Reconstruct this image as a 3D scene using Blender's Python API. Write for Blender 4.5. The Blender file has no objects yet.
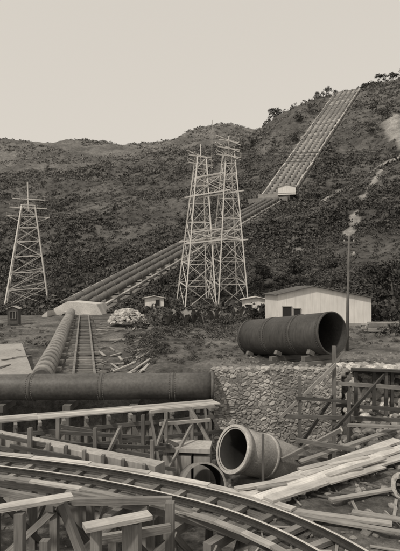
import bpy, math, random
import numpy as np
from mathutils import Vector, Matrix, noise
random.seed(7); rng=np.random.default_rng(11)
F=520.0; HY=290.0; CZ=10.0
def at(px,py,D): return Vector(((px-200)/F*D, D, CZ+(HY-py)/F*D))
def onz(px,py,zr):
    return at(px,py,-zr*F/(py-HY))
def sm(a,b,v):
    t=(v-a)/(b-a); t=0.0 if t<0 else (1.0 if t>1 else t)
    return t*t*(3-2*t)
def lerp(a,b,t): return a+(b-a)*t
scene=bpy.context.scene
TINT=(1.03,1.0,0.955)

# ---------------------------------------------------------------- materials
def mat(name,col,var=0.35,scale=1.0,bump=0.15,rough=0.85,metal=0.0,wood=False,toneamt=1.0,fine=12.0,streak=False,bdist=0.03):
    m=bpy.data.materials.new(name); m.use_nodes=True
    nt=m.node_tree; N=nt.nodes; L=nt.links; N.clear()
    out=N.new('ShaderNodeOutputMaterial'); b=N.new('ShaderNodeBsdfPrincipled')
    L.new(b.outputs[0],out.inputs[0])
    b.inputs['Roughness'].default_value=rough; b.inputs['Metallic'].default_value=metal
    b.inputs['Specular IOR Level'].default_value=0.25
    tc=N.new('ShaderNodeTexCoord')
    n1=N.new('ShaderNodeTexNoise'); n1.inputs['Scale'].default_value=scale; n1.inputs['Detail'].default_value=6; n1.inputs['Roughness'].default_value=0.6
    n2=N.new('ShaderNodeTexNoise'); n2.inputs['Scale'].default_value=scale*fine; n2.inputs['Detail'].default_value=5
    L.new(tc.outputs['Object'],n1.inputs['Vector'])
    if wood:
        mp=N.new('ShaderNodeMapping'); mp.inputs['Scale'].default_value=(1.2,22,1)
        L.new(tc.outputs['UV'],mp.inputs['Vector']); L.new(mp.outputs[0],n2.inputs['Vector']); n2.inputs['Scale'].default_value=1.6
    elif streak:
        mp=N.new('ShaderNodeMapping'); mp.inputs['Scale'].default_value=(1,1,0.12)
        L.new(tc.outputs['Object'],mp.inputs['Vector']); L.new(mp.outputs[0],n2.inputs['Vector'])
    else: L.new(tc.outputs['Object'],n2.inputs['Vector'])
    def mth(op,a,bb=None,c=None):
        x=N.new('ShaderNodeMath'); x.operation=op
        for i,v in enumerate((a,bb,c)):
            if v is None: continue
            if isinstance(v,(int,float)): x.inputs[i].default_value=v
            else: L.new(v,x.inputs[i])
        return x.outputs[0]
    a=mth('MULTIPLY_ADD',n1.outputs[0],var*3.2,1-var*1.6)
    c=mth('MULTIPLY_ADD',n2.outputs[0],var*2.6,1-var*1.3)
    v=mth('MULTIPLY',a,c)
    at_=N.new('ShaderNodeAttribute'); at_.attribute_name='tone'
    t=mth('MULTIPLY_ADD',at_.outputs['Fac'],toneamt,1-toneamt)
    v=mth('MULTIPLY',v,t); v=mth('MULTIPLY',v,col); v=mth('MAXIMUM',v,col*0.15); v=mth('MINIMUM',v,0.85)
    vm=N.new('ShaderNodeVectorMath'); vm.operation='SCALE'; vm.inputs[0].default_value=TINT
    L.new(v,vm.inputs['Scale']); L.new(vm.outputs[0],b.inputs['Base Color'])
    if bump>0:
        bp=N.new('ShaderNodeBump'); bp.inputs['Strength'].default_value=min(1,bump); bp.inputs['Distance'].default_value=bdist
        L.new(n2.outputs[0],bp.inputs['Height']); L.new(bp.outputs[0],b.inputs['Normal'])
    return m
M_wood=mat('weathered_timber',0.19,0.45,1.1,0.4,wood=True)
M_lwood=mat('sawn_plank',0.42,0.4,1.3,0.4,wood=True)
M_dwood=mat('dark_timber',0.085,0.4,1.2,0.4,wood=True)
M_conc=mat('concrete',0.32,0.36,0.8,0.3,streak=True)
M_lconc=mat('pale_concrete',0.5,0.28,0.6,0.25)
M_steel=mat('painted_steel_pipe',0.06,0.45,0.9,0.3,rough=0.55,bdist=0.01,streak=True)
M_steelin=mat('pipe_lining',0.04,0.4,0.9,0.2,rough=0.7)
M_pgrey=mat('grey_pipe_coating',0.095,0.42,0.7,0.3,rough=0.5,bdist=0.01)
M_ppen=mat('penstock_coating',0.12,0.35,0.5,0.3,rough=0.6,bdist=0.01)
M_cpipe=mat('cement_pipe',0.29,0.4,1.3,0.35)
M_rail=mat('rail_steel',0.14,0.35,2.0,0.1,rough=0.38,metal=0.45)
M_stone=mat('rubble_stone',0.36,0.34,2.2,0.7,bdist=0.02)
M_white=mat('whitewash',0.66,0.16,0.5,0.1,streak=True)
M_roof=mat('roof_sheet',0.13,0.3,0.8,0.1,rough=0.6)
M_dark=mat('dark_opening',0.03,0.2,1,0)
M_tower=mat('tower_members',0.52,0.2,0.5,0.1)
M_leaf=mat('scrub_leaf',0.085,0.25,0.04,0.0,toneamt=1.0,fine=9)
M_leaf.node_tree.nodes['Principled BSDF'].inputs['Specular IOR Level'].default_value=0.1
M_bark=mat('bark',0.12,0.3,2,0.4)
M_wire=mat('wire',0.05,0.1,1,0)

# ---------------------------------------------------------------- mesh builder
class MB:
    def __init__(s): s.v=[];s.f=[];s.t=[];s.m=[];s.u=[];s.s=[]
    def face(s,idx,tone=1,mi=0,uv=None,smooth=False):
        s.f.append(tuple(idx)); s.t.append(tone); s.m.append(mi); s.s.append(smooth)
        s.u.append(uv if uv else [(s.v[i][0],s.v[i][1]) for i in idx])
    def beam(s,a,b,w,h,tone=None,mi=0,up=None,roll=0.0):
        a=Vector(a);b=Vector(b); d=(b-a); L=d.length
        if L<1e-5: return
        d/=L
        u=Vector(up) if up else Vector((0,0,1))
        if abs(d.dot(u))>0.98: u=Vector((0.1,1,0))
        side=d.cross(u).normalized(); u=side.cross(d).normalized()
        if roll:
            R=Matrix.Rotation(roll,3,d); side=R@side; u=R@u
        if tone is None: tone=random.uniform(0.55,1.3)
        k=len(s.v); o=random.uniform(0,40)
        for p in (a,b):
            for sx,sz in((-1,-1),(1,-1),(1,1),(-1,1)):
                s.v.append(tuple(p+side*(sx*w/2)+u*(sz*h/2)))
        for i in range(4):
            j=(i+1)%4; ww=w if i%2==0 else h
            s.face((k+i,k+4+i,k+4+j,k+j),tone,mi,[(o,i),(o+L,i),(o+L,i+ww),(o,i+ww)])
        s.face((k,k+1,k+2,k+3),tone*0.9,mi,[(o,0),(o,w),(o+h,w),(o+h,0)])
        s.face((k+7,k+6,k+5,k+4),tone*0.9,mi,[(o,0),(o,w),(o+h,w),(o+h,0)])
    def box(s,c,sx,sy,sz,rot=0.0,tone=1,mi=0):
        c=Vector(c); dx=Vector((math.cos(rot),math.sin(rot),0))*sx/2
        s.beam(c-dx,c+dx,sy,sz,tone,mi)
    def sweep(s,path,rings,tone=1,mi=0,closed=True,smooth=True,flip=False):
        k=len(s.v); n=len(rings[0])
        path=[Vector(p) for p in path]; acc=0
        for i,p in enumerate(path):
            d=(path[min(i+1,len(path)-1)]-path[max(i-1,0)]).normalized()
            u=Vector((0,0,1))
            if abs(d.z)>0.98:u=Vector((0,1,0))
            side=d.cross(u).normalized(); u=side.cross(d)
            r=rings[i] if len(rings)>1 else rings[0]
            for (x,z) in r: s.v.append(tuple(p+side*x+u*z))
        for i in range(len(path)-1):
            l=(path[i+1]-path[i]).length
            for j in range(n if closed else n-1):
                q=(j+1)%n
                idx=(k+i*n+j,k+i*n+q,k+(i+1)*n+q,k+(i+1)*n+j)
                uv=[(acc,j),(acc,j+1),(acc+l,j+1),(acc+l,j)]
                if flip: idx=idx[::-1]; uv=uv[::-1]
                s.face(idx,tone,mi,uv,smooth)
            acc+=l
        return k
    def tube(s,path,r,n=28,tone=1,mi=0,cap=True,flip=False,radii=None):
        def circ(rr): return [(rr*math.cos(2*math.pi*i/n),rr*math.sin(2*math.pi*i/n)) for i in range(n)]
        rings=[circ(radii[i]) for i in range(len(path))] if radii else [circ(r)]
        k=s.sweep(path,rings,tone,mi,True,True,flip)
        if cap:
            s.face([k+i for i in range(n)][::-1],tone,mi); e=k+(len(path)-1)*n
            s.face([e+i for i in range(n)],tone,mi)
        return k
    def hollow(s,path,r,th,n=40,tone=1,mi=0,mi_in=1):
        k=s.tube(path,r,n,tone,mi,cap=False); q=s.tube(path,r-th,n,tone,mi_in,cap=False,flip=True)
        m=(len(path)-1)*n
        for i in range(n):
            j=(i+1)%n
            s.face((k+i,q+i,q+j,k+j),tone*1.3,mi); s.face((k+m+j,q+m+j,q+m+i,k+m+i),tone*1.3,mi)
    def lump(s,c,r,tone=1,mi=0,flat=0.7):
        c=Vector(c); k=len(s.v); ph=random.uniform(0,100); R=Matrix.Rotation(random.uniform(0,6.28),3,'Z')@Matrix.Rotation(random.uniform(-.4,.4),3,'X')
        ax=(random.uniform(.8,1.3),random.uniform(.7,1.1),flat*random.uniform(.8,1.2))
        for p in ICO_V:
            d=1+0.5*noise.noise(Vector(p)*1.5+Vector((ph,0,0)))
            q=R@Vector((p[0]*ax[0]*d,p[1]*ax[1]*d,p[2]*ax[2]*d)); s.v.append(tuple(c+q*r))
        for f in ICO_F: s.face([k+i for i in f],tone*random.uniform(.9,1.1),mi)
    def obj(s,name,mats,parent=None):
        me=bpy.data.meshes.new(name); me.from_pydata(s.v,[],s.f)
        for m in mats: me.materials.append(m)
        me.polygons.foreach_set('material_index',s.m); me.polygons.foreach_set('use_smooth',s.s)
        a=me.attributes.new('tone','FLOAT','FACE'); a.data.foreach_set('value',s.t)
        uvl=me.uv_layers.new(name='UVMap'); flat=[c for f in s.u for p in f for c in p]
        uvl.data.foreach_set('uv',flat); me.update()
        o=bpy.data.objects.new(name,me); scene.collection.objects.link(o)
        if parent: o.parent=parent
        return o
def empty(name):
    e=bpy.data.objects.new(name,None); scene.collection.objects.link(e); return e
import bmesh
_b=bmesh.new(); bmesh.ops.create_icosphere(_b,subdivisions=2,radius=1); _b.verts.ensure_lookup_table()
ICO_V=[tuple(v.co) for v in _b.verts]; ICO_F=[[v.index for v in f.verts] for f in _b.faces]; _b.free()

# ---------------------------------------------------------------- terrain
ROWS={
 60:[(-300,320),(0,321),(400,320),(700,318)],
 70:[(-300,316),(0,317),(200,316),(400,312),(700,300)],
 80:[(-300,310),(0,312),(80,309),(200,306),(300,308),(400,302),(700,280)],
 110:[(-300,290),(0,306),(45,304),(90,288),(169,260),(230,262),(270,266),(345,266),(400,256),(700,220)],
 140:[(-300,270),(0,283),(100,262),(220,232),(300,237),(400,218),(700,180)],
 170:[(-300,255),(0,262),(100,243),(180,228),(252,213),(320,212),(400,188),(700,140)],
 200:[(-300,235),(0,243),(100,226),(200,210),(275,200),(340,187),(400,160),(700,110)],
 265:[(-300,205),(0,206),(100,197),(200,180),(260,165),(318,135),(360,125),(400,110),(700,75)],
 325:[(-300,175),(0,177),(70,172),(140,166),(200,153),(250,138),(275,121),(300,107),(345,93),(375,84),(400,79),(520,62),(700,70)],
 342:[(-300,176),(0,176),(70,170),(140,164),(200,150),(250,134),(275,120),(300,105),(345,88),(375,81),(400,77),(520,60),(700,68)],
 400:[(-300,185),(0,182),(70,178),(140,172),(200,158),(250,145),(275,138),(300,130),(345,120),(400,110),(700,100)],
 520:[(-300,150),(0,141),(40,138),(90,144),(118,139),(140,149),(160,148),(200,140),(250,140),(300,140),(400,130),(700,130)],
 620:[(-300,160),(0,150),(60,150),(130,150),(160,144),(190,128),(228,120),(255,127),(290,140),(345,150),(700,150)],
 800:[(-300,210),(400,210),(700,210)],
 1200:[(-300,260),(700,260)],
 3200:[(-300,287),(700,287)],
}
PXG=np.arange(-600,1001,10.0); Ds=sorted(ROWS)
Zr=np.array([[ (HY-v)/F*D for v in np.interp(PXG,[p[0] for p in ROWS[D]],[p[1] for p in ROWS[D]])] for D in Ds])
LG=np.linspace(math.log(60),math.log(3200),420)
LD=np.log(np.array(Ds,float))
T=np.array([np.interp(LG,LD,Zr[:,i]) for i in range(len(PXG))]) # px,D
def smooth(A,ax,k):
    w=np.exp(-0.5*(np.arange(-3*k,3*k+1)/k)**2); w/=w.sum()
    pad=[(0,0),(0,0)]; pad[ax]=(3*k,3*k)
    B=np.pad(A,pad,mode='edge')
    return np.apply_along_axis(lambda r:np.convolve(r,w,mode='valid'),ax,B)
T=smooth(smooth(T,1,3),0,1); Tl=T.tolist(); NLG=len(LG); lg0=LG[0]; lgs=LG[1]-LG[0]
def table(x,y):
    px=200+F*x/y; i=(px+600)/10; i=min(max(i,0),len(Tl)-1.001); ii=int(i); fi=i-ii
    j=(math.log(y)-lg0)/lgs; j=min(max(j,0),NLG-1.001); jj=int(j); fj=j-jj
    a=Tl[ii];b=Tl[ii+1]
    return (a[jj]*(1-fj)+a[jj+1]*fj)*(1-fi)+(b[jj]*(1-fj)+b[jj+1]*fj)*fi
K=[at(80,306,80),at(275,199,200),at(347,92,330)]
def seg(x,y,a,b):
    dx=b.x-a.x;dy=b.y-a.y; t=((x-a.x)*dx+(y-a.y)*dy)/(dx*dx+dy*dy); t=min(max(t,0),1)
    return math.hypot(x-a.x-t*dx,y-a.y-t*dy),a.z+t*(b.z-a.z),t
def corridor(x,y):
    d1,z1,t1=seg(x,y,K[0],K[1]); d2,z2,t2=seg(x,y,K[1],K[2])
    return (d1,z1,3.9) if d1<d2 else (d2,z2,6.0+1.8*t2)
def xe(y): return 0.5+max(0,y-11)*1.1
def near(x,y):
    l=lerp(-5.0,-3.8,sm(25,70,y)); xb=-3.4-(y-30)*0.05
    r=lerp(-3.85,-3.6,sm(28,45,y)); 
    yard=lerp(l,r,sm(xb-1.1,xb+1.3,x))
    up=max(sm(xe(y)-0.5,xe(y)+0.6,x),1-sm(4.5,6.2,y),1-sm(-17,-15,x))
    front=lerp(-7.2,-4.8,up)
    wr=sm(24.5,25.3,y) if x<6.4 else sm(20.5,26,y)
    if 6.4<=x<7.2: t=(x-6.4)/.8; wr=lerp(sm(24.5,25.3,y),wr,t)
    return lerp(front,yard,wr)
def H(x,y):
    if y<62: z=near(x,y)
    else:
        z=table(x,y); 
        if y<72: z=lerp(near(x,y),z,sm(62,72,y))
    P=Vector((x,y,0)); a=sm(75,170,y)
    nz=0.10*noise.fractal(P*0.9,1,2,3)
    if a>0:
        nz+=a*(5.5*noise.fractal(P*0.022+Vector((3,1,0)),1,2,4)+1.5*noise.fractal(P*0.11,1,2,3))
    z+=nz+CZ
    if y>70:
        d,zc,w=corridor(x,y)
        if d<w+14: z=lerp(zc-1.0,z,sm(w,w+14,d))
    return z
SC=[([at(318,213,180),at(335,200,188),at(352,186,196),at(378,171,203),at(402,160,206),at(440,150,215)],2.8),
    ([at(398,108,262),at(392,125,250),at(396,150,225),at(410,160,215)],3.6),
    ([at(300,150,262),at(308,140,270),at(316,128,290)],2.2),
    ([at(372,100,300),at(380,112,290)],1.8),
    ([at(348,240,132),at(362,215,158),at(384,180,195)],.9),
    ([at(300,252,126),at(303,256,122)],1.2)]
def clear(x,y):
    c=0.0
    if y>72:
        d,_,w=corridor(x,y); c=max(c,0.75*(1-sm(w-1,w+2.5,d)))
        if y>110:
            for pl,w in SC:
                for i in range(len(pl)-1):
                    d,_,_=seg(x,y,pl[i],pl[i+1])
                    if d<w*3: c=max(c,1-sm(w*0.3,w*1.5,d+2.2*noise.noise(Vector((x*.25,y*.25,5)))))
    return c
ys=list(np.arange(-30,4,2.0))+list(np.arange(4,30,0.25))+list(np.arange(30,62,0.6))
y=62.0
while y<720: ys.append(y); y*=1.0078
while y<3200: ys.append(y); y*=1.06
us=np.linspace(-1,1,421); ss=np.sign(us)*np.where(np.abs(us)<0.75,np.abs(us)*0.6,0.45+(np.abs(us)-0.75)*3.4)
tv=[];tc=[]
for y in ys:
    w=(max(y,0)+9)*1.0
    for s_ in ss:
        x=s_*w; tv.append((x,y,H(x,y))); tc.append(clear(x,y))
nx=len(ss); ny=len(ys)
ii,jj=np.meshgrid(np.arange(ny-1),np.arange(nx-1),indexing='ij'); b0=(ii*nx+jj).ravel()
fc=np.stack([b0,b0+1,b0+nx+1,b0+nx],1)
def fast_mesh(name,V,Fq,tone,mats,dom='FACE',sm_=False,attr2=None):
    me=bpy.data.meshes.new(name); V=np.asarray(V,np.float32); n=Fq.shape[1]
    me.vertices.add(len(V)); me.vertices.foreach_set('co',V.ravel())
    me.loops.add(Fq.size); me.loops.foreach_set('vertex_index',Fq.astype(np.int32).ravel())
    me.polygons.add(len(Fq)); me.polygons.foreach_set('loop_start',np.arange(0,Fq.size,n,dtype=np.int32))
    me.polygons.foreach_set('use_smooth',np.full(len(Fq),sm_)) 
    a=me.attributes.new('tone','FLOAT',dom); a.data.foreach_set('value',np.asarray(tone,np.float32))
    if attr2 is not None:
        a=me.attributes.new('clear','FLOAT','POINT'); a.data.foreach_set('value',np.asarray(attr2,np.float32))
    for m in mats: me.materials.append(m)
    me.update(calc_edges=True)
    o=bpy.data.objects.new(name,me); scene.collection.objects.link(o); return o
m=bpy.data.materials.new('hill_ground'); m.use_nodes=True; nt=m.node_tree;N=nt.nodes;L=nt.links
b=N['Principled BSDF']; b.inputs['Roughness'].default_value=0.95; b.inputs['Specular IOR Level'].default_value=0.1
tcn=N.new('ShaderNodeTexCoord')
def nz(sc,det=6,ro=0.6):
    n=N.new('ShaderNodeTexNoise'); n.inputs['Scale'].default_value=sc; n.inputs['Detail'].default_value=det; n.inputs['Roughness'].default_value=ro; L.new(tcn.outputs['Object'],n.inputs['Vector']); return n.outputs[0]
def mr(v,a,b_,c,d):
    n=N.new('ShaderNodeMapRange'); L.new(v,n.inputs[0]); 
    for i,q in enumerate((a,b_,c,d)): n.inputs[i+1].default_value=q
    return n.outputs[0]
def mx(f,a,b_):
    n=N.new('ShaderNodeMix'); n.data_type='FLOAT'; L.new(f,n.inputs[0])
    for i,q in ((2,a),(3,b_)):
        if isinstance(q,(int,float)): n.inputs[i].default_value=q
        else: L.new(q,n.inputs[i])
    return n.outputs[0]
def ml(a,b_):
    n=N.new('ShaderNodeMath'); n.operation='MULTIPLY'; L.new(a,n.inputs[0]); L.new(b_,n.inputs[1]); return n.outputs[0]
sep=N.new('ShaderNodeSeparateXYZ'); L.new(tcn.outputs['Object'],sep.inputs[0])
grass=mx(mr(nz(0.035),0.42,0.6,0,1),0.06,0.10)
grass=ml(grass,mr(nz(0.5,8,0.7),0.3,0.7,0.5,1.5))
grass=ml(grass,mr(sep.outputs[1],130,560,1.0,1.75))  # aerial haze painted into the grass colour: paler with distance
soil=mx(mr(nz(0.35,8,.65),0.4,0.62,0,1),0.08,0.2)
soil=ml(soil,mr(nz(5,6,.7),0.3,0.7,0.5,1.5))
base=mx(mr(sep.outputs[1],62,80,0,1),soil,grass)
ca=N.new('ShaderNodeAttribute'); ca.attribute_name='clear'
scar=ml(mr(nz(0.25,7,.65),0.3,0.7,0.16,0.36),mr(nz(1.2),0.3,0.7,.7,1.3))
base=mx(ca.outputs['Fac'],base,scar)
vm=N.new('ShaderNodeVectorMath'); vm.operation='SCALE'; vm.inputs[0].default_value=TINT; L.new(base,vm.inputs['Scale']); L.new(vm.outputs[0],b.inputs['Base Color'])
bp=N.new('ShaderNodeBump'); bp.inputs['Strength'].default_value=0.8; bp.inputs['Distance'].default_value=0.25; L.new(nz(2.5,8,.7),bp.inputs['Height']); L.new(bp.outputs[0],b.inputs['Normal'])
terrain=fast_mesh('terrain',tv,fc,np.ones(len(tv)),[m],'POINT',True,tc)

# ---------------------------------------------------------------- foliage masses
def leaves(centers,radii,K_,leaf,tones,flat=0.8):
    n=len(centers); C=np.repeat(np.asarray(centers),K_,0); R=np.repeat(np.asarray(radii),K_); Tn=np.repeat(np.asarray(tones),K_)
    d=rng.normal(size=(n*K_,3)); d/=np.linalg.norm(d,axis=1)[:,None]; d[:,2]=np.abs(d[:,2])*1.1-0.25
    rr=R*rng.uniform(0.4,1.1,n*K_)
    p=C+d*rr[:,None]*np.array([1,1,flat])
    a=rng.normal(size=(n*K_,3)); a/=np.linalg.norm(a,axis=1)[:,None]
    c=np.cross(a,rng.normal(size=(n*K_,3))); c/=np.linalg.norm(c,axis=1)[:,None]
    ls=leaf*R*rng.uniform(0.6,1.3,n*K_); a*=ls[:,None]; c*=(ls*0.65)[:,None]
    V=np.stack([p-a,p+c,p+a,p-c],1).reshape(-1,3); Fq=np.arange(len(V)).reshape(-1,4)
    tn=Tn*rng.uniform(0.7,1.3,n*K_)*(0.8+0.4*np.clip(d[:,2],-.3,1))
    return V,Fq,tn
cs=[];rs=[];ts=[]
tries=0
while len(cs)<34000 and tries<120000:
    tries+=1
    s_=random.uniform(-0.58,0.58); y=math.exp(random.uniform(math.log(72),math.log(420))); x=s_*y
    dn=noise.fractal(Vector((x*.03,y*.03,7)),1,2,4)
    if random.random()>sm(-0.7,0.1,dn)+0.25: continue
    if y>74 and y<350:
        d,_,w=corridor(x,y)
        if d<w+1.0: continue
    if clear(x,y)>0.25: continue
    if y<84 and abs(x-2)<7: 
        if random.random()<.6: continue
    if y<76 and -22<x<-8: continue
    z=H(x,y); r=random.uniform(.35,1.1)*(0.85+y/300)*(1.8 if random.random()<.05 else 1)*(0.65+0.5*sm(-.5,.5,dn))
    if y<110: r*=0.75
    haze_lift=1+0.95*sm(110,430,y)  # distance haze painted into leaf tone, far scrub lighter
    cs.append((x,y,z+r*.2)); rs.append(r); ts.append((0.8+0.4*random.random())*(1.15-0.4*sm(-.3,.6,dn))*haze_lift)
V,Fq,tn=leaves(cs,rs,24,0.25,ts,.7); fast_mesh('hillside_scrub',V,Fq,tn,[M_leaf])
cs=[];rs=[];ts=[]
for i in range(7000):
    y=random.uniform(430,640); x=random.uniform(-.6,.5)*y
    if noise.noise(Vector((x*.02,y*.02,3)))<-0.15: continue
    r=random.uniform(.8,2.4); cs.append((x,y,H(x,y)+.3)); rs.append(r); ts.append(random.uniform(1.8,2.5))  # pale leaf tones stand in for haze over the far ridge
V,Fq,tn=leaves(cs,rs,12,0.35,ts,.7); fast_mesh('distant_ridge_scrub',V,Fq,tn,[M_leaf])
cs=[];rs=[];ts=[]
def bushes(n,px0,px1,d0,d1,r0,r1,tone=1):
    for i in range(n):
        D=random.uniform(d0,d1); px=random.uniform(px0,px1); x=(px-200)/F*D
        r=random.uniform(r0,r1); cs.append((x,D,H(x,D)+r*.4)); rs.append(r); ts.append(random.uniform(.6,1.3)*tone)
bushes(90,135,245,50,66,.4,1.2,1.1); bushes(45,232,275,64,72,.5,1.2,.9); bushes(90,372,470,54,76,.8,2.4,.8)
bushes(40,-60,60,74,84,.5,1.3); bushes(30,255,300,66,76,1,1.9,.8); bushes(130,140,240,38,50,.15,.5,1.2)
bushes(80,245,380,60,74,.7,2.0,.7); bushes(80,125,165,30,50,.15,.45,1.1); bushes(36,385,470,40,54,.5,1.2,.8); bushes(170,146,240,27,38,.06,.25,1.3); bushes(40,-80,60,40,60,.15,.5,1.1)
bushes(50,-20,50,38,58,.08,.25,1.4); bushes(60,345,400,34,50,.08,.28,1.3)
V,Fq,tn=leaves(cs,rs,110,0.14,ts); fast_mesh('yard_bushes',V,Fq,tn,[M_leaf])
mb=MB()
for px,D in((186,50),(194,51),(203,50),(178,52),(214,53),(168,49),(240,56)):
    x=(px-200)/F*D; z=H(x,D)
    for k in range(9):
        an=random.uniform(0,6.28); l=random.uniform(1,1.6); d=Vector((math.cos(an),math.sin(an),0)); s_=Vector((-d.y,d.x,0)); pr=None
        for t in range(6):
            f=t/5; c=Vector((x,D,z+.3))+d*l*f*.8+Vector((0,0,1.8*l*f*(1-.5*f))); w=.2*math.sin(math.pi*min(1,f*.9+.08))+.01
            cur=(len(mb.v),len(mb.v)+1); mb.v+= [tuple(c-s_*w),tuple(c+s_*w)]
            if pr: mb.face((pr[0],pr[1],cur[1],cur[0]),random.uniform(1.6,2.6),0)
            pr=cur
mb.obj('banana_plants',[M_leaf])
def tree(name,x,y,h,r,tone=.9):
    z=H(x,y)-.2; mb=MB(); top=Vector((x+random.uniform(-.5,.5),y,z+h*.75)); p0=Vector((x,y,z))
    mb.tube([p0,p0.lerp(top,.5)+Vector((.15,0,0)),top],1,9,1,0,True,radii=[h*.028,h*.02,h*.008])
    cl=[];rl=[];tl=[]
    for i in range(11):
        f=random.uniform(.4,1.0); q=p0.lerp(top,f); an=random.uniform(0,6.28); rr=r*random.uniform(.4,1)*(1.15-f*.6)
        e=q+Vector((math.cos(an)*rr,math.sin(an)*rr,random.uniform(.3,.25*h*.6+.4)))
        mb.tube([q,q.lerp(e,.5)+Vector((0,0,.1)),e],1,6,1,0,False,radii=[h*.011,h*.008,h*.004])
        cl.append(tuple(e)); rl.append(r*random.uniform(.3,.5)); tl.append(random.uniform(.6,1.2)*tone)
    e_=empty(name); mb.obj('trunk_and_limbs',[M_bark],e_)
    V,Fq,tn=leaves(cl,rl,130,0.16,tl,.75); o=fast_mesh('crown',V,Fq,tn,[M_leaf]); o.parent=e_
for px,D,h,r in [(392,72,7,3),(410,66,8,3.4),(380,84,6,2.6),(430,74,9,4),(262,88,5,2.4),(300,92,5,2.6),(330,90,5.5,2.6),(285,84,4.5,2.2)]:
    tree('tree',(px-200)/F*D,D,h,r)
cl=[];rl=[];tl=[];mb=MB()
for px,D,h in [(274,336,9),(279,335,7),(284,335,5),(268,334,5),(293,337,5),(305,337,5),(318,338,6),(326,337,8),(334,338,6),(365,338,7),(372,337,5),(378,338,7),(383,338,6),(392,338,7),(398,337,5),(405,338,8),(420,338,7),(312,300,7),(300,290,8),(385,250,7),(372,270,8),(296,262,7),(250,300,6),(240,310,6),(372,240,6)]:
    x=(px-200)/F*D; z=H(x,D)
    mb.tube([(x,D,z-1),(x+.3,D,z+h*.6)],1,6,1,0,False,radii=[.3,.12])
    for i in range(8): cl.append((x+random.uniform(-.3,.3)*h,D+random.uniform(-2,2),z+h*random.uniform(.1,.75))); rl.append(h*random.uniform(.16,.3)); tl.append(random.uniform(1.0,1.5))
V,Fq,tn=leaves(cl,rl,50,0.22,tl); e_=empty('distant_trees'); o=fast_mesh('crowns',V,Fq,tn,[M_leaf]); o.parent=e_; mb.obj('trunks',[M_bark],e_)

# ---------------------------------------------------------------- penstocks
mb=MB()
def para(a,b,off):
    d=(b-a); p=Vector((d.y,-d.x,0)).normalized(); return p*off
a,b_=K[0],K[1]; p1=para(a,b_,1)
for off in (-2.3,-.2,2.0):
    A=a+p1*off+Vector((0,0,.5)); B=b_+p1*off*1.1+Vector((0,0,.5))
    mb.tube([A.lerp(B,t/10) for t in range(11)],.55,12,.9+.2*random.random(),0)
    n=46
    for i in range(n):
        c=A.lerp(B,(i+.5)/n); d=(B-A).normalized()
        mb.tube([c-d*.1,c+d*.1],.66,12,1.4,0)
for i in range(32):
    c=a.lerp(b_,(i+.3)/32)+p1*random.uniform(-.2,.2); mb.beam(c-p1*random.uniform(3.1,3.9)-Vector((0,0,.5)),c+p1*3.6-Vector((0,0,.5)),.9,.9,random.uniform(.6,1.1),1)
n=40
for i in range(n):
    A=a.lerp(b_,i/n)+p1*3.9; B=a.lerp(b_,(i+.96)/n)+p1*3.9
    mb.beam(A,B,.5,.25,random.uniform(.4,1.2),1)
    A=a.lerp(b_,i/n)-p1*3.6+Vector((0,0,.5)); B=a.lerp(b_,(i+.96)/n)-p1*3.6+Vector((0,0,.5))
    mb.beam(A,B,.3,.3,random.uniform(.4,1.2),1)
a,b_=K[1],K[2]; p2=para(a,b_,1)
for i,q in enumerate((-.95,-.45,.05,.5,.95)):
    A=a+p2*q*5.0+Vector((0,0,.9)); B=b_+p2*q*6.4+Vector((0,0,.9))
    mb.tube([A.lerp(B,t/10) for t in range(11)],.62,10,.9+.4*random.random(),0)
n=58
for i in range(n):
    t=(i+.5+random.uniform(-.1,.1))/n; c=a.lerp(b_,t); w=lerp(5.8,7.2,t)
    mb.beam(c-p2*w*random.uniform(.9,1.05),c+p2*w*random.uniform(.9,1.05),1.2,random.uniform(1.5,2.1),random.uniform(.6,1.35),1)
for sg in(-1,1):
    for i in range(50):
        A=a.lerp(b_,i/50)+p2*sg*lerp(6.1,7.7,i/50)+Vector((0,0,.4)); B=a.lerp(b_,(i+.95)/50)+p2*sg*lerp(6.1,7.7,i/50)+Vector((0,0,.4))
        mb.beam(A,B,random.uniform(.5,.9),random.uniform(.6,1.5),random.uniform(.6,1.3),1)
mb.obj('penstock_pipeline',[M_ppen,M_conc])
mb=MB(); c=K[1]; mb.box(c+Vector((0,0,.2)),12,5,3.0,-.3,.8,0); mb.box(c+Vector((-3,-3,-1.2)),15,2.5,2,-.3,.6,0); mb.obj('penstock_anchor_block',[M_conc])
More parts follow.
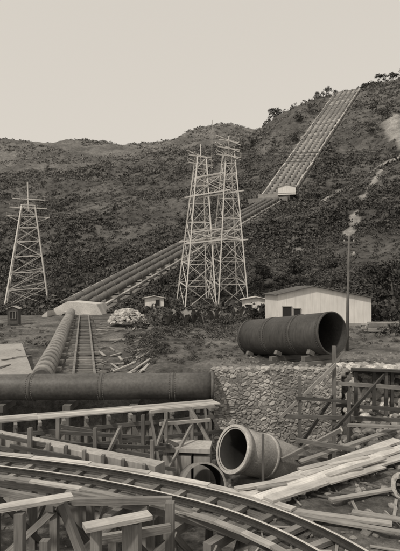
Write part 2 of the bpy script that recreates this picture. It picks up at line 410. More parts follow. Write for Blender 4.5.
def house(name,c,sx,sy,hw,hr,rot,wm=M_white,rm=M_roof,ap=0.5,doors=(),over=.35):
    e=empty(name); c=Vector(c); ca_,sa=math.cos(rot),math.sin(rot)
    def Lc(x,y,z): return c+Vector((x*ca_-y*sa,x*sa+y*ca_,z))
    mb=MB(); xr=(ap-.5)*sx
    prof=[(-sx/2,-.5),(sx/2,-.5),(sx/2,hw),(xr,hw+hr),(-sx/2,hw+.3*hr if ap!=.5 else hw)]
    for yy in(-sy/2,sy/2):
        for (x,z) in prof: mb.v.append(tuple(Lc(x,yy,z)))
    mb.face((0,1,2,3,4)); mb.face((9,8,7,6,5)); mb.face((1,6,7,2)); mb.face((0,4,9,5))
    nb=int(sx/.8)
    for i in range(1,nb):
        x=-sx/2+sx*i/nb; zt=lerp(prof[4][1],hw+hr,(x+sx/2)/(xr+sx/2)) if x<xr else lerp(hw+hr,hw,(x-xr)/(sx/2-xr))
        mb.beam(Lc(x,-sy/2-.01,0),Lc(x,-sy/2-.01,zt-.05),.03,.02,.92,0)
    mb.beam(Lc(-sx/2,-sy/2-.03,.1),Lc(sx/2,-sy/2-.03,.1),.05,.25,.45,0)
    mb.obj('walls',[wm],e)
    mb=MB(); zl=prof[4][1]
    for (xa,za),(xb,zb) in (((-sx/2,zl),(xr,hw+hr)),((xr,hw+hr),(sx/2,hw))):
        s0=(zb-za)/(xb-xa)
        if xa==-sx/2: xa-=over; za-=over*s0
        else: xb+=over; zb+=over*s0
        m_=max(4,int(sy/0.45))
        for j in range(m_):
            y0=-sy/2-over+(sy+2*over)*(j+.5)/m_
            A=Lc(xa,y0,za+.06+(.02 if j%2 else 0)); B=Lc(xb,y0,zb+.06+(.02 if j%2 else 0))
            mb.beam(A,B,(sy+2*over)/m_*1.0,.05,random.uniform(.85,1.15),0)
    mb.obj('roof',[rm],e)
    mb=MB()
    for (x0,z0,w,h,kind) in doors:
        y0=-sy/2
        mb.beam(Lc(x0-w/2,y0-.04,z0+h/2),Lc(x0+w/2,y0-.04,z0+h/2),.03,h,1,0)
        for dz in(0,h): mb.beam(Lc(x0-w/2-.06,y0-.06,z0+dz),Lc(x0+w/2+.06,y0-.06,z0+dz),.08,.07,1,1)
        for dx in(-w/2,w/2): mb.beam(Lc(x0+dx,y0-.06,z0),Lc(x0+dx,y0-.06,z0+h),.06,.07,1,1)
        if kind=='w': mb.beam(Lc(x0,y0-.06,z0),Lc(x0,y0-.06,z0+h),.05,.04,1,1)
    if doors: mb.obj('doors_and_windows',[M_dark,M_wood],e)
    return e
g=at(284,198,205); house('gatehouse',g+Vector((0,-7,0)),6.6,6,2.4,1.0,-.2,rm=M_lconc)
g=at(323,326,52); g.z=H(g.x,g.y)+.05
house('corrugated_shed',g+Vector((0,3.5,0)),9.5,7,2.75,1.15,.05,ap=.38,doors=((-2.8,.5,.7,1.2,'d'),(-3.8,.0,.9,1.9,'d')))
g=at(257,300,64); g.z=H(g.x,g.y)+.2; house('white_hut',g+Vector((0,2,0)),3.2,4,2.2,.3,-.05,rm=M_lconc,doors=((-.9,.1,.7,1.5,'d'),(.7,.9,.6,.6,'w')))
g=at(153,304,76); g.z=H(g.x,g.y)+.5; house('pump_hut',g+Vector((0,2,0)),2.8,3,1.4,.25,.1,rm=M_lconc,doors=((.5,.1,.6,1.1,'d'),))
g=at(11,322,58); g.z=H(g.x,g.y); house('watchman_hut',g+Vector((0,1,0)),1.2,1.2,1.9,.25,.1,wm=M_dwood,rm=M_conc,doors=((0,.8,.6,.8,'w'),),over=.15)
mb=MB(); c=at(79,318,72)
def prism(mb,pts,y0,y1,c,tone=1,mi=0):
    k=len(mb.v); n=len(pts)
    for yy in(y0,y1):
        for x,z in pts: mb.v.append((c.x+x,c.y+yy,c.z+z))
    mb.face([k+i for i in range(n)],tone,mi); mb.face([k+n+i for i in range(n)][::-1],tone,mi)
    for i in range(n):
        j=(i+1)%n; mb.face((k+j,k+i,k+n+i,k+n+j),tone,mi)
prism(mb,[(-3.5,-1.2),(3.2,-1.2),(3.2,.5),(2.4,1.9),(-1.6,2.3),(-3.5,1.3)],0,7,c)
prism(mb,[(-4.4,-1.4),(-3.5,-1.4),(-3.5,1.1),(-4.2,.5)],-3,5,c,.9); 
for i in range(5): mb.box(c+Vector((2.7,-.5-.5*i,-.9)),1.1,.5,1.6-.28*i,0,.9,0)
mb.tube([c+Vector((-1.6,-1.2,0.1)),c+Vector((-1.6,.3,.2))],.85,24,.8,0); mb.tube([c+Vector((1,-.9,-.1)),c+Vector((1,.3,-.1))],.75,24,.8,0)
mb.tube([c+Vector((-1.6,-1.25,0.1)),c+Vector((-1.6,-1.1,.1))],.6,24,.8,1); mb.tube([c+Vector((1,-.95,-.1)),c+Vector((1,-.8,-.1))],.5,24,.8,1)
mb.obj('concrete_thrust_block',[M_lconc,M_dark])
mb=MB(); A=at(71,317,71); B=at(41,388,26.5)
P=[A.lerp(B,t/12) for t in range(13)]
for p in P: p.z=max(p.z,H(p.x,p.y)+.5)
mb.tube(P,.44,20,1,0)
n=30
for i in range(n):
    t=(i+.5)/n*12; k=int(t); c=P[k].lerp(P[k+1],t-k); d=(P[k+1]-P[k]).normalized()
    mb.tube([c-d*.2,c-d*.15,c+d*.15,c+d*.2],1,20,2.1,0,True,radii=[.5,.58,.58,.5])
    if i%2==0: mb.box(c-Vector((0,0,.55)),1.5,.5,.5,0,1.1,1)
mb.obj('penstock_pipe',[M_ppen,M_conc])
mb=MB(); A=at(84,320,68); B=at(84,392,25.5)
for off in(-.6,.6):
    pts=[A.lerp(B,t/14)+Vector((off,0,0)) for t in range(15)]
    for p in pts: p.z=H(p.x,p.y)+.28
    for i in range(14): mb.beam(pts[i],pts[i+1],.14,.16,1.0,0)
for i in range(46):
    c=A.lerp(B,i/45); c.z=H(c.x,c.y)+.08; mb.beam(c-Vector((random.uniform(.8,1.2),0,0)),c+Vector((random.uniform(.8,1.3),random.uniform(-.15,.15),0)),.2,.16,None,0)
mb.obj('incline_track',[M_wood])
mb=MB()
for i in range(90):
    D=random.uniform(26,60); px=random.uniform(98,150); x=(px-200)/F*D
    an=random.uniform(-.6,.9)+(1.3 if random.random()<.5 else 0); l=random.uniform(.4,2.2); dx=math.cos(an)*l/2;dy=math.sin(an)*l/2
    mb.beam((x-dx,D-dy,H(x-dx,D-dy)+.08),(x+dx,D+dy,H(x+dx,D+dy)+.1),random.uniform(.06,.2),.06,random.uniform(.2,.9),0)
mb.obj('scattered_planks',[M_lwood])
mb=MB(); p=[(-60,350,38,5.9),(22,350,38,6.1),(36,386,26.5,5.3),(-60,384,26.5,5.2)]
for q in p:
    v=at(*q[:3]); mb.v.append((v.x,v.y,q[3]))
for q in p:
    v=at(*q[:3]); mb.v.append((v.x,v.y,4.3))
mb.face((3,2,1,0),.6); 
for i in range(4): j=(i+1)%4; mb.face((i,j,4+j,4+i),.5)
for i in range(14):
    q=at(random.uniform(-40,25),0,random.uniform(28,37)); an=random.uniform(0,3)
    t=(q.y-26.5)/11.5; mb.beam((q.x-.5*math.cos(an),q.y-.5*math.sin(an),lerp(5.3,6.0,t)+.05),(q.x+.5*math.cos(an),q.y+.5*math.sin(an),lerp(5.3,6.0,t)+.08),.12,.05,.4,0)
mb.obj('concrete_slab',[M_lconc])
mb=MB(); c=at(127,331,58)
for i in range(420):
    a_=random.uniform(0,6.28); r=random.random()**.6*2.1; x=c.x+math.cos(a_)*r; y=c.y+math.sin(a_)*r*.7
    hh=1.9*(1-(r/2.2)**2)**.6 if r<2.2 else 0; z=H(x,y)+random.uniform(.7,1)*hh; mb.lump((x,y,z),random.uniform(.13,.32),random.uniform(.8,1.4),0)
mb.obj('stone_heap',[M_stone])

# ---------------------------------------------------------------- lattice towers
def mast(mb,cx,cy,ztop,b0,b1,rot,nl=7,th=.2,lean=(0,0)):
    cor=[]
    for i in range(4):
        a_=rot+math.pi/4+i*math.pi/2; r0=b0/math.sqrt(2); x=cx+r0*math.cos(a_);y=cy+r0*math.sin(a_)
        p=Vector((x,y,H(x,y)-.2)); q=Vector((cx+lean[0]+b1/math.sqrt(2)*math.cos(a_),cy+lean[1]+b1/math.sqrt(2)*math.sin(a_),ztop)); cor.append((p,q))
    fr=[1-(1-i/nl)**1.2 for i in range(nl+1)]
    for p,q in cor: mb.beam(p,q,th,th,random.uniform(.9,1.15))
    for l in range(nl):
        for i in range(4):
            p,q=cor[i]; r,s=cor[(i+1)%4]; A=p.lerp(q,fr[l]);B=p.lerp(q,fr[l+1]);C=r.lerp(s,fr[l]);D_=r.lerp(s,fr[l+1])
            mb.beam(A,D_,th*.48,th*.48,random.uniform(.5,1.1)); mb.beam(C,B,th*.48,th*.48,random.uniform(.5,1.1)); mb.beam(B,D_,th*.6,th*.6,1)
    return cor
def arms(mb,c,z,L,rot,tips):
    d=Vector((math.cos(rot),math.sin(rot),0)); c=Vector(c)
    mb.beam(c+d*-L+Vector((0,0,z)),c+d*L+Vector((0,0,z)),.16,.18,1.1)
    for sg in(-1,-.5,.5,1):
        e=c+d*L*sg+Vector((0,0,z)); 
        for kk in range(3): mb.tube([e+Vector((0,0,.1+.22*kk)),e+Vector((0,0,.2+.22*kk))],.13,8,.5,0)
        mb.tube([e,e+Vector((0,0,.75))],.03,6,.6,0); tips.append(e+Vector((0,0,.75)))
tips1=[];mb=MB(); 
xa,xb=(196-200)/F*80,(228-200)/F*81
za=CZ+(HY-158)/F*80; zb_=CZ+(HY-150)/F*80
rot=.3
cA=mast(mb,xa,80,za,4.9,1.4,rot,8,.175,lean=(.7,0)); cB=mast(mb,xb,81,zb_,4.9,1.4,rot,8,.175,lean=(.1,0))
for f,f2 in((.43,.5),(.74,.86)):
    for i in range(4):
        pa=cA[i][0].lerp(cA[i][1],f); pb=cB[i][0].lerp(cB[i][1],f)
        e=(pb-pa).normalized(); mb.beam(pa-e*.9,pb+e*.9,.15,.2,1.1); 
        pa2=cA[i][0].lerp(cA[i][1],f2); pb2=cB[i][0].lerp(cB[i][1],f2)
        mb.beam(pa2,pb2,.14,.18,1); mb.beam(pa,pb2,.1,.1,1); mb.beam(pb,pa2,.1,.1,1)
for cx,z0,n in((xa+.7,za,2),(xb+.1,zb_,3)):
    mb.beam((cx,80.3,z0-1),(cx,80.3,z0+2.2),.16,.16,1)
    for i in range(n): 
        arms(mb,(cx,80,z0-1.1+1.15*i),0.2,2.2-.2*i,.5,tips1)
        mb.beam((cx-2.1,79.2,z0-.2+1.15*i),(cx+1.9,80.6,z0-1.4+1.15*i),.12,.12,1.1)
mb.beam((xa+2.4,80.5,za-2),(xa+2.5,80.5,za+6.0),.1,.1,.6)
mb.obj('lattice_tower',[M_tower])
tips2=[];mb=MB(); xc=(27-200)/F*108
zc_=CZ+(HY-206)/F*108; mast(mb,xc,108,zc_,8.4,2.6,.3,nl=7,th=.24,lean=(.3,0)); 
mb.beam((xc+.3,108,zc_-1),(xc+.1,108,zc_+5),.2,.2,1)
for i in range(3): arms(mb,(xc+.3,108,zc_-2.6+1.8*i),.4,4.2-.5*i,.35,tips2)
for sg in(-1,1): mb.beam((xc+.3,108,zc_-4),(xc+.3+sg*4,108+sg*1.4,zc_-2.2),.14,.14,1)
mb.obj('lattice_tower',[M_tower])
mb=MB()
def wire(a,b_,sag,r=.028):
    pts=[Vector(a).lerp(Vector(b_),t/16)-Vector((0,0,sag*4*(t/16)*(1-t/16))) for t in range(17)]; mb.tube(pts,r,5,1,0,False)
for i in range(8):
    wire(tips1[i*2%len(tips1)],tips2[(i*2)%len(tips2)],3.5)
    if i<5: t=tips1[(i*2+1)%len(tips1)]; wire(t,(75+i*3,45+i,34),4)
    if i<5: wire(tips2[(i*2+1)%len(tips2)],(-90-i*3,100,26),3)
mb.obj('power_lines',[M_wire])
mb=MB(); b0=at(347,345,33); b0.z=H(b0.x,b0.y)-.1; tp=at(349,236,33)
mb.tube([b0,b0.lerp(tp,.5),tp],1,10,.7,0,True,radii=[.11,.09,.06])
mb.beam(tp+Vector((-.35,0,-.45)),tp+Vector((.35,0,-.4)),.07,.08,.8); mb.beam(tp+Vector((0,0,-1.2)),tp+Vector((.3,-.1,-1.05)),.04,.04,1)
mb.tube([tp+Vector((.28,-.1,-1.25)),tp+Vector((.28,-.1,-1.0))],1,12,1.6,0,True,radii=[.15,.05])
for sx in(-.3,.3): mb.tube([tp+Vector((sx,0,-.4)),tp+Vector((sx,0,-.25))],.04,8,1.8,0)
mb.obj('lamp_pole',[M_wood])

# ---------------------------------------------------------------- big steel pipe
mb=MB(); A=at(252,337.5,31.2); B=at(333,333,25.9); d=(B-A).normalized()
R_=1.06
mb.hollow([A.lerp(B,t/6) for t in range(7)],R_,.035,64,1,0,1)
for t in(0.0,.33,.66,.985):
    c=A.lerp(B,t); mb.hollow([c-d*.06,c+d*.09],R_+.022,.022,64,1.2,0,0)
side=d.cross(Vector((0,0,1))).normalized(); up=side.cross(d)
for t in(.025,.31,.35,.64,.68,.965):
    c=A.lerp(B,t)
    for k in range(64):
        an=k/64*6.283; q=c+(side*math.cos(an)+up*math.sin(an))*(R_+.0)
        mb.box(q,.045,.045,.045,0,1.2,0)
for t in np.linspace(.02,.98,80):
    q=A.lerp(B,t)+(side*math.cos(2.2)*-1+up*math.sin(2.2)*.9)*(R_); mb.box(q,.04,.04,.04,0,1.2,0)
for t in(.12,.5,.88):
    c=A.lerp(B,t); g=H(c.x,c.y)
    for sg in(-1,1):
        mb.beam(c+side*sg*.72-up*1.0,c+side*sg*1.05-up*.84,.22,.2,.8,2,up=tuple(d))
    mb.beam(Vector((c.x,c.y,0))+side*1.3+Vector((0,0,c.z-1.2)),Vector((c.x,c.y,0))-side*1.3+Vector((0,0,c.z-1.2)),.26,.24,.8,2)
    zz=c.z-1.32
    while zz>g-.1:
        mb.beam(Vector((c.x,c.y,zz-.12))+side*random.uniform(.9,1.3),Vector((c.x,c.y,zz-.12))-side*1.2,.5,.2,None,2); zz-=.23
mb.obj('steel_pipe_section',[M_steel,M_steelin,M_wood])
mb=MB(); A=Vector((-26,24,CZ-4.62)); B=Vector((.62,24,CZ-4.42)); 
n=20; P=[A.lerp(B,t/n) for t in range(n+1)]
mb.tube(P,.6,48,1,0)
for i in range(8):
    c=A.lerp(B,(i+.62)/8.2); mb.tube([c-Vector((.06,0,0)),c+Vector((.06,0,0))],.612,48,1.1,0)
    for k in range(40):
        an=k/40*6.283
        for dx in(-.12,.12): mb.box(c+Vector((dx,math.cos(an)*.6,math.sin(an)*.6)),.035,.035,.035,0,1.2,0)
mb.tube([B-Vector((.12,0,0)),B+Vector((.02,0,0))],.66,48,1.2,0)
for i in range(9):
    x=-24+i*3; mb.beam((x,23.3,CZ-5.35),(x,24.9,CZ-5.35),.35,.3,.7,1)
    mb.beam((x,23.5,CZ-7.3),(x,23.5,CZ-5.5),.22,.22,.7,1)
mb.obj('supply_pipe',[M_pgrey,M_wood])

# ---------------------------------------------------------------- masonry wall
def masonry(name,x0,x1,z0,z1,yf):
    st=.034; nx_=int((x1-x0)/st); nz_=int((z1-z0)/st); V=[];tn=[]
    for j in range(nz_+1):
        for i in range(nx_+1):
            x=x0+(x1-x0)*i/nx_; z=z0+(z1-z0)*j/nz_
            q=Vector((x/.25+.8*noise.noise(Vector((x*1.3,z*1.3,0)))+.25*noise.noise(Vector((x*6,z*6,0))),0,z/.18+.8*noise.noise(Vector((x*1.3,z*1.3,9)))+.25*noise.noise(Vector((x*6,z*6,4)))))
            dd,pp=noise.voronoi(q); e=dd[1]-dd[0]
            hsh=abs(math.sin(pp[0].x*12.98+pp[0].z*78.2)*43758.5)%1
            hgt=min(e*.35,.03+.045*hsh)+.025*noise.noise(Vector((x*9,z*9,3)))
            V.append((x,yf-hgt,z)); 
            st_=1-.35*sm(.0,.6,noise.noise(Vector((x*.6,z*.35,8)))+.2)
            tn.append(((.6+.75*hsh) if e>.09 else .7)*st_)
    a,b_=np.meshgrid(np.arange(nz_),np.arange(nx_),indexing='ij'); k=(a*(nx_+1)+b_).ravel()
    Fq=np.stack([k,k+1,k+nx_+2,k+nx_+1],1)
    e=empty(name); o=fast_mesh('stone_face',V,Fq,tn,[M_stone],'POINT',False); o.parent=e
    mb=MB(); mb.box(((x0+x1)/2,yf+.62,(z0+z1)/2-.01),x1-x0-.02,1.2,z1-z0,0,.6,0); mb.obj('wall_core',[M_stone],e)
    mb=MB(); x=x0
    while x<x1:
        mb.lump((x,yf+.12+random.uniform(-.05,.1),z1+.0),random.uniform(.14,.24),random.uniform(.5,1.1),0,.6); x+=random.uniform(.15,.35)
    for i in range(60): mb.lump((random.uniform(x0,x1),yf+random.uniform(.2,1.2),z1+.02),random.uniform(.06,.16),random.uniform(.3,.8),0,.6)
    mb.obj('top_course',[M_stone],e)
masonry('masonry_wall',.64,6.6,2.7,CZ-3.72,24.3)
mb=MB()
for i in range(750):
    x=random.uniform(6.4,14); y=random.uniform(20.8,26.5); 
    mb.lump((x,y,H(x,y)+.03),random.uniform(.1,.28),random.uniform(.5,1.5)*(1.1 if y>23 else .6),0)
mb.obj('stone_revetment',[M_stone])
mb=MB()
for i in range(900):
    if random.random()<.5: x=random.uniform(1.0,8); y=random.uniform(7.5,16.5)
    else: x=random.uniform(-8,8); y=random.uniform(12,24)
    mb.lump((x,y,H(x,y)+.005),random.uniform(.02,.1)*random.choice((.6,1,1.2)),random.uniform(.25,.8),0)
for i in range(260):
    x=random.uniform(1,12); y=random.uniform(25.6,32); mb.lump((x,y,H(x,y)+.01),random.uniform(.03,.1),random.uniform(.25,.7),0)
mb.obj('rubble',[M_stone])

# ---------------------------------------------------------------- pit pipe
mb=MB(); A=at(233,449,18.6); C=at(262,456,19.4); B=at(300,468,20.6)
B.z-=.1
P=[A,A.lerp(C,.5),C,C.lerp(B,.5),B]
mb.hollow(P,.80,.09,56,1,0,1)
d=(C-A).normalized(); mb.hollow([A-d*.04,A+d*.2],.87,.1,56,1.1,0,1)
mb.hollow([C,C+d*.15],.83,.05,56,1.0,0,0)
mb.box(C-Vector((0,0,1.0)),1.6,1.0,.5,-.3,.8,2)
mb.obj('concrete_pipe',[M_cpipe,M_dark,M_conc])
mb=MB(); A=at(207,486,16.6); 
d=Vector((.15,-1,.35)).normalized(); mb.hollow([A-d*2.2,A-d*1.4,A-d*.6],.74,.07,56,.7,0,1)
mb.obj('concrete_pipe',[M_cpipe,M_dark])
mb=MB()
for px,w in((172,.55),(186,.5),(203,.6)):
    c=at(px,452,19.6); mb.box((c.x,c.y,(c.z+2.7)/2),w,1.0,c.z-2.7,-.1,1,0)
c=at(188,458,19.9); mb.box((c.x,c.y,(c.z+2.7)/2-.1),2.1,.5,c.z-2.9,-.1,.8,0)
c=at(188,449,19.6); mb.box((c.x,c.y,c.z+.1),1.75,1.1,.16,-.1,1.15,0)
mb.obj('concrete_pier',[M_conc])
mb=MB(); zt=-4.95
A=Vector((-16,23.0,0)); B=onz(160,464,zt)
for (z0,z1,th,tn_) in((2.6,CZ+zt,.5,1.0),(2.6,3.6,.9,.8)):
    mb.beam(Vector((A.x,A.y,(z0+z1)/2)),Vector((B.x,B.y,(z0+z1)/2)),th,z1-z0,tn_,0)
mb.obj('concrete_wall',[M_conc])
wd=Vector((B.x-A.x,B.y-A.y,0)).normalized(); wn=Vector((wd.y,-wd.x,0)); WL=(Vector((B.x,B.y,0))-Vector((A.x,A.y,0))).length
mb=MB()
def wp(t,z,off=0): 
    p=Vector((B.x,B.y,0))-wd*(WL*(1-t)); return Vector((p.x,p.y,z))+wn*off
for i in range(15):
    t=.38+i*.043; mb.beam(wp(t,2.7,.36),wp(t,CZ+zt+.2*random.random(),.36),.1,.14,None,0)
for z in(3.6,4.2,4.75): mb.beam(wp(.3,z,.5),wp(1.01,z+.03,.5),.08,.14,random.uniform(.4,.9),0)
for i in range(5):
    t=.45+i*.12; mb.beam(wp(t,3.0,1.8),wp(t,4.7,.5),.09,.12,None,0)
mb.obj('wall_formwork',[M_wood,M_lwood])
mb=MB(); z=-4.9
S=onz(-70,424,z); E=onz(214,401,z); wdv=(E-S).normalized(); nv=Vector((wdv.y,-wdv.x,0))
for k in range(4):
    o=nv*(.24*k-.1); pts=[S.lerp(E,t/3)+o for t in range(4)]
    for i in range(3): mb.beam(pts[i]+Vector((0,0,random.uniform(0,.02))),pts[i+1]+Vector((0,0,random.uniform(0,.02)))+nv*random.uniform(-.01,.01),.22,.05,random.uniform(.6,1.15),1)
n=13
for i in range(n):
    p=S.lerp(E,(i+.4)/n)
    for o in(-.15,.85):
        q=p+nv*o; mb.beam((q.x,q.y,2.7),(q.x,q.y,CZ+z-.16),.13,.13,None,0)
    mb.beam(p+nv*-.35+Vector((0,0,-.1)),p+nv*1.1+Vector((0,0,-.1)),.12,.14,None,0)
    if i%2==0: mb.beam(p+nv*.92+Vector((0,0,-.3)),S.lerp(E,(i+1.4)/n)+nv*.92+Vector((0,0,-2.0)),.05,.13,None,0)
for zz,tn_ in((-.45,.6),(-1.1,.5),(-1.7,.5)):
    mb.beam(S+nv*.93+Vector((0,0,zz)),E+nv*.93+Vector((0,0,zz)),.06,.15,tn_,0)
mb.obj('timber_walkway',[M_wood,M_lwood])
mb=MB()
def bm(p,q,w=.12,h=.14,tone=None,mi=0): mb.beam(at(*p),at(*q),w,h,tone,mi)
for p,q in [((55,432,18),(152,438,19)),((0,436,16.5),(150,466,17)),((10,446,15.8),(158,474,16)),((60,426,18.4),(172,447,19)),((86,452,16.5),(176,470,16.8)),((60,444,17),(165,448,18.4)),((40,438,17.4),(150,456,17.8))]:
    bm(p,q,.09,.12,random.uniform(.6,1.3),2)
for px,D,t0 in((58,17.5,418),(95,17.4,428),(120,18,426),(143,18.6,415),(166,19.2,412),(192,20.5,408),(30,16.5,428),(152,16.8,440)):
    p=at(px,t0,D); mb.beam((p.x,p.y,2.7),p,.12,.12,None,0)
for p,q in [((150,414,19),(160,470,18)),((150,466,18),(166,420,19)),((190,408,20.5),(215,452,20)),((166,440,19),(192,452,20)),((100,470,17),(120,428,18)),((192,425,20),(168,470,18.5)),((205,408,21),(210,470,20))]:
    bm(p,q,.08,.12,None,0)
for p,q in [((150,412,20),(214,406,21.5)),((160,424,19.2),(210,420,20.5))]: bm(p,q,.1,.12,.9,1)
mb.obj('timber_staging',[M_wood,M_lwood,M_dwood])

# ---------------------------------------------------------------- right staging
mb=MB()
for px,t0,D,w in((300,376,21.5,.13),(334,346,22,.15),(349,392,21,.13),(263,434,16.2,.08),(386,372,23,.14),(330,440,19,.12)):
    p=at(px,t0,D); mb.beam((p.x,p.y,max(2.7,H(p.x,p.y)-.1) if px!=334 else 2.7),p,w,w,random.uniform(.45,.8),0)
for p,q,w,h,mi in [((282,416,21.4),(400,420,21.8),.12,.16,0),((280,418,21.3),(336,364,21.8),.06,.13,1),((330,368,22),(345,352,21.9),.1,.12,0),
   ((334,383,22.1),(402,388,22.6),.14,.16,0),((336,405,21.6),(404,410,21),.12,.14,2),((296,398,21.4),(350,402,21.3),.1,.12,2),
   ((276,455,19.5),(352,462,19.2),.16,.16,0),((296,440,19.2),(356,450,17.8),.12,.14,0),((348,425,20),(402,427,19),.25,.08,1),((300,462,18.4),(398,428,19.6),.25,.07,1),
   ((282,460,18.8),(340,430,20),.1,.14,1),((300,445,21),(334,395,22),.08,.14,2),((334,430,20),(385,374,23),.07,.14,2)]:
    mb.beam(at(*p),at(*q),w,h,random.uniform(.5,1.1),mi)
for i in range(7):
    mb.beam(at(352,369+i*.5,23+i*.35),at(420,372+i*.5,23+i*.35),.34,.1,random.uniform(.6,1),2)
for i in range(4): 
    p=at(356+i*18,372,23.2); mb.beam((p.x,p.y,H(p.x,p.y)-.2),p,.14,.14,.8,2)
mb.obj('scaffold',[M_wood,M_lwood,M_dwood])
mb=MB()
L1=[((246,494),(398,440),.34),((256,499),(404,447),.3),((268,500),(408,455),.3),((262,488),(372,462),.2),((300,470),(392,448),.22),((236,489),(300,478),.2)]
for k,(p,q,w) in enumerate(L1):
    a_=onz(p[0],p[1],-4.66+.05*(k%3)); b_=onz(q[0],q[1],-4.62+.05*((k+1)%3)); mb.beam(a_,b_,w,.055,random.uniform(.75,1.3),0)
    t=random.uniform(.3,.6); c_=a_.lerp(b_,t); mb.beam(c_+Vector((-.15,-.3,.03)),a_.lerp(b_,t+.35)+Vector((0,-.36,.05)),w*.6,.04,random.uniform(.5,1.1),0)
for p,q,w in[((250,505),(392,524),.18),((280,512),(402,533),.14),((330,500),(400,488),.14),((352,512),(402,520),.18)]:
    a_=onz(p[0],p[1],-4.68); b_=onz(q[0],q[1],-4.66); mb.beam(a_,b_,w,.05,random.uniform(.4,.9),0)
for i in range(90):
    x=random.uniform(1,7);y=random.uniform(8,14); an=random.uniform(0,3.1); l=random.uniform(.15,.9); dx=math.cos(an)*l/2;dy=math.sin(an)*l/2
    if x<xe(y)+.3: continue
    mb.beam((x-dx,y-dy,H(x-dx,y-dy)+.04),(x+dx,y+dy,H(x+dx,y+dy)+.05),random.uniform(.02,.07),.025,random.uniform(.2,.8),0)
mb.obj('plank_stack',[M_lwood])
mb=MB(); A=onz(402,492,-4.55); A.z+=.1; mb.hollow([A,A+Vector((.5,.25,0))],.24,.05,32,1.1,0,1); mb.hollow([A,A+Vector((.06,.03,0))],.32,.13,32,1.1,0,1)
for k in range(8): mb.box(A+Vector((-.02,math.sin(k*.785)*.27*.6,math.cos(k*.785)*.27)),.06,.05,.05,0,.5,0)
mb.obj('flanged_pipe_fitting',[M_cpipe,M_dark])

# ---------------------------------------------------------------- track
ctrl=[(-13,15.6),(-8,14.5),(-5.3,13.8),(-2.5,12.85),(0,11.55),(1.35,10.5),(2.35,9.25),(2.9,8.0),(3.2,6.5),(3.3,4)]
pts=[]
for i in range(1,len(ctrl)-2):
    p0,p1_,p2_,p3=[Vector((c[0],c[1],0)) for c in ctrl[i-1:i+3]]
    for k in range(12):
        t=k/12; pts.append(.5*((2*p1_)+(p2_-p0)*t+(2*p0-5*p1_+4*p2_-p3)*t*t+(-p0+3*p1_-3*p2_+p3)*t**3))
ZT=CZ-4.6
def off(pts,o,z):
    r=[]
    for i,p in enumerate(pts):
        d=(pts[min(i+1,len(pts)-1)]-pts[max(i-1,0)]).normalized(); r.append(Vector((p.x+d.y*o,p.y-d.x*o,z)))
    return r
mb=MB(); g=.36
prof=[(-.055,-.06),(.055,-.06),(.055,-.045),(.012,-.03),(.012,.035),(.03,.045),(.03,.075),(-.03,.075),(-.03,.045),(-.012,.035),(-.012,-.03),(-.055,-.045)]
for o in(-g,g):
    mb.sweep(off(pts,o,ZT),[prof],.6,0,True,False)
    mb.sweep(off(pts,o,ZT),[[(-.028,.0765),(.028,.0765),(.02,.082),(-.02,.082)]],4.5,0,True,False)
for o in(-g-.04,g+.04):
    q=off(pts[:52],o,ZT-.27)
    for i in range(0,len(q)-4,4): mb.beam(q[i],q[i+4],.2,.26,random.uniform(.7,1.2),2)
acc=0
for i in range(len(pts)-1):
    acc+=(pts[i+1]-pts[i]).length
    if acc>.62:
        acc=0; d=(pts[i+1]-pts[i]).normalized(); n_=Vector((d.y,-d.x,0)); p=Vector((pts[i].x,pts[i].y,ZT-.11)); e=random.uniform(.5,.7)
        mb.beam(p-n_*e,p+n_*random.uniform(.5,.7),.15,.1,random.uniform(.5,1.3),2)
mb.obj('railway_track',[M_rail,M_lwood,M_wood])
mb=MB()
q=off(pts[:66],.74,ZT-.05); 
for i in range(0,len(q)-6,6): mb.beam(q[i],q[i+6],.16,.05,random.uniform(.5,1.0),0)
q=off(pts[:50],-.74,ZT-.03)
for i in range(0,len(q)-7,7): mb.beam(q[i],q[i+7]+Vector((0,0,.02)),.2,.05,random.uniform(.8,1.25),0)
mb.obj('walking_boards',[M_lwood])
mb=MB()
for i in range(0,50,7):
    p=pts[i]; d=(pts[i+1]-pts[i]).normalized(); n_=Vector((d.y,-d.x,0)); c=Vector((p.x,p.y,ZT-.5))
    mb.beam(c-n_*1.0,c+n_*1.0,.2,.2,None,0)
    for s_ in(-.75,.8): mb.beam(Vector((p.x,p.y,2.7))+n_*s_,c+n_*s_-Vector((0,0,.1)),.18,.18,None,0)
    mb.beam(Vector((p.x,p.y,3.0))+n_*-.9+d*.12,c+n_*.9+d*.12,.06,.15,None,0)
    if i+7<50:
        p2_=pts[i+7]; mb.beam(Vector((p.x,p.y,3.2))+n_*.92,Vector((p2_.x,p2_.y,4.8))+n_*.92,.05,.15,None,0)
zp=-4.2
for px,py,w in((20,513,.17),(96,528,.17),(132,521,.3),(170,502,.17),(45,540,.14),(-20,510,.2)):
    p=onz(px,py,zp-.06); mb.beam((p.x,p.y,2.6),p,w,w,random.uniform(.8,1.4),0)
a_=onz(62,504,-4.35); mb.beam(a_,a_+Vector((.75,-.3,-1.6)),.12,.17,.9,0)
for p,q,w,h,mi,z in[((-20,512),(72,496),.26,.08,1,-4.15),((84,528),(150,515),.28,.08,1,-4.15),((-10,490),(66,504),.12,.14,0,-4.4),((72,502),(172,500),.12,.14,0,-4.45)]:
    mb.beam(onz(*p,z),onz(*q,z),w,h,random.uniform(.85,1.2),mi)
for p,q in[((66,494,11.8),(148,508,11)),((172,508,11),(262,545,10.2)),((98,540,9.6),(170,528,10.2))]:
    mb.beam(at(*p),at(*q),.1,.16,None,0)
mb.obj('timber_trestle',[M_wood,M_lwood])
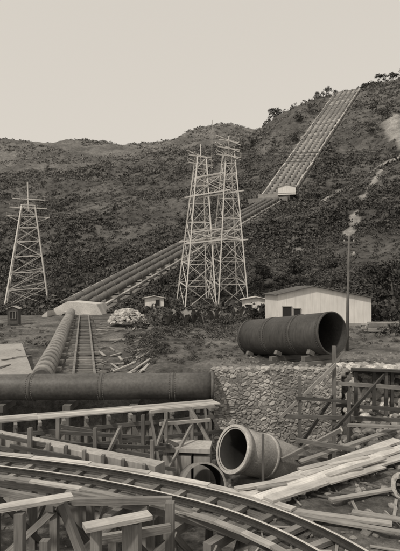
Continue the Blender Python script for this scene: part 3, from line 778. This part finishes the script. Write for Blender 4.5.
# stacked timber beside the shed
mb=MB()
for k in range(26):
    p=at(386,0,44); mb.beam((p.x-1.6+random.uniform(-.3,.3),p.y+(k%6)*.28,H(p.x,p.y)+.12+.17*(k//6)),(p.x+2.2+random.uniform(-.3,.3),p.y+(k%6)*.28+.1,H(p.x,p.y)+.12+.17*(k//6)),.22,.14,random.uniform(.4,1.1),0)
mb.obj('timber_pile',[M_lwood])

# ---------------------------------------------------------------- sky, sun, camera
w=bpy.data.worlds.new('World'); scene.world=w; w.use_nodes=True; nt=w.node_tree;N=nt.nodes;L=nt.links
bg=N['Background']; sky=N.new('ShaderNodeTexSky'); sky.sky_type='NISHITA'; sky.sun_disc=False
el=math.radians(50); az=math.radians(222)
sky.sun_elevation=el; sky.sun_rotation=az; sky.dust_density=4; sky.air_density=1.5
bw=N.new('ShaderNodeRGBToBW'); L.new(sky.outputs[0],bw.inputs[0])
pw=N.new('ShaderNodeMath'); pw.operation='POWER'; L.new(bw.outputs[0],pw.inputs[0]); pw.inputs[1].default_value=0.14
vm=N.new('ShaderNodeVectorMath'); vm.operation='SCALE'; vm.inputs[0].default_value=(1.075,1.0,0.895); L.new(pw.outputs[0],vm.inputs['Scale'])
sc=N.new('ShaderNodeVectorMath'); sc.operation='SCALE'; sc.inputs['Scale'].default_value=5.6; L.new(vm.outputs[0],sc.inputs[0])
L.new(sc.outputs[0],bg.inputs['Color']); bg.inputs['Strength'].default_value=0.1
sd=bpy.data.lights.new('sun','SUN'); sd.energy=2.4; sd.angle=math.radians(4); sd.color=(1,.93,.83)
so=bpy.data.objects.new('sun',sd); scene.collection.objects.link(so)
dirs=Vector((math.sin(az)*math.cos(el),math.cos(az)*math.cos(el),math.sin(el)))
so.rotation_euler=dirs.to_track_quat('Z','Y').to_euler(); so.location=(0,0,80)
cd=bpy.data.cameras.new('camera'); cam=bpy.data.objects.new('camera',cd); scene.collection.objects.link(cam)
cd.sensor_fit='HORIZONTAL'; cd.sensor_width=36; cd.lens=36*F/400; cd.shift_y=14.5/400; cd.clip_end=6000; cd.clip_start=.1
cam.location=(0,0,CZ); cam.rotation_euler=(math.radians(90),0,0); scene.camera=cam
scene.view_settings.view_transform='Standard'; scene.view_settings.look='None'; scene.view_settings.exposure=0
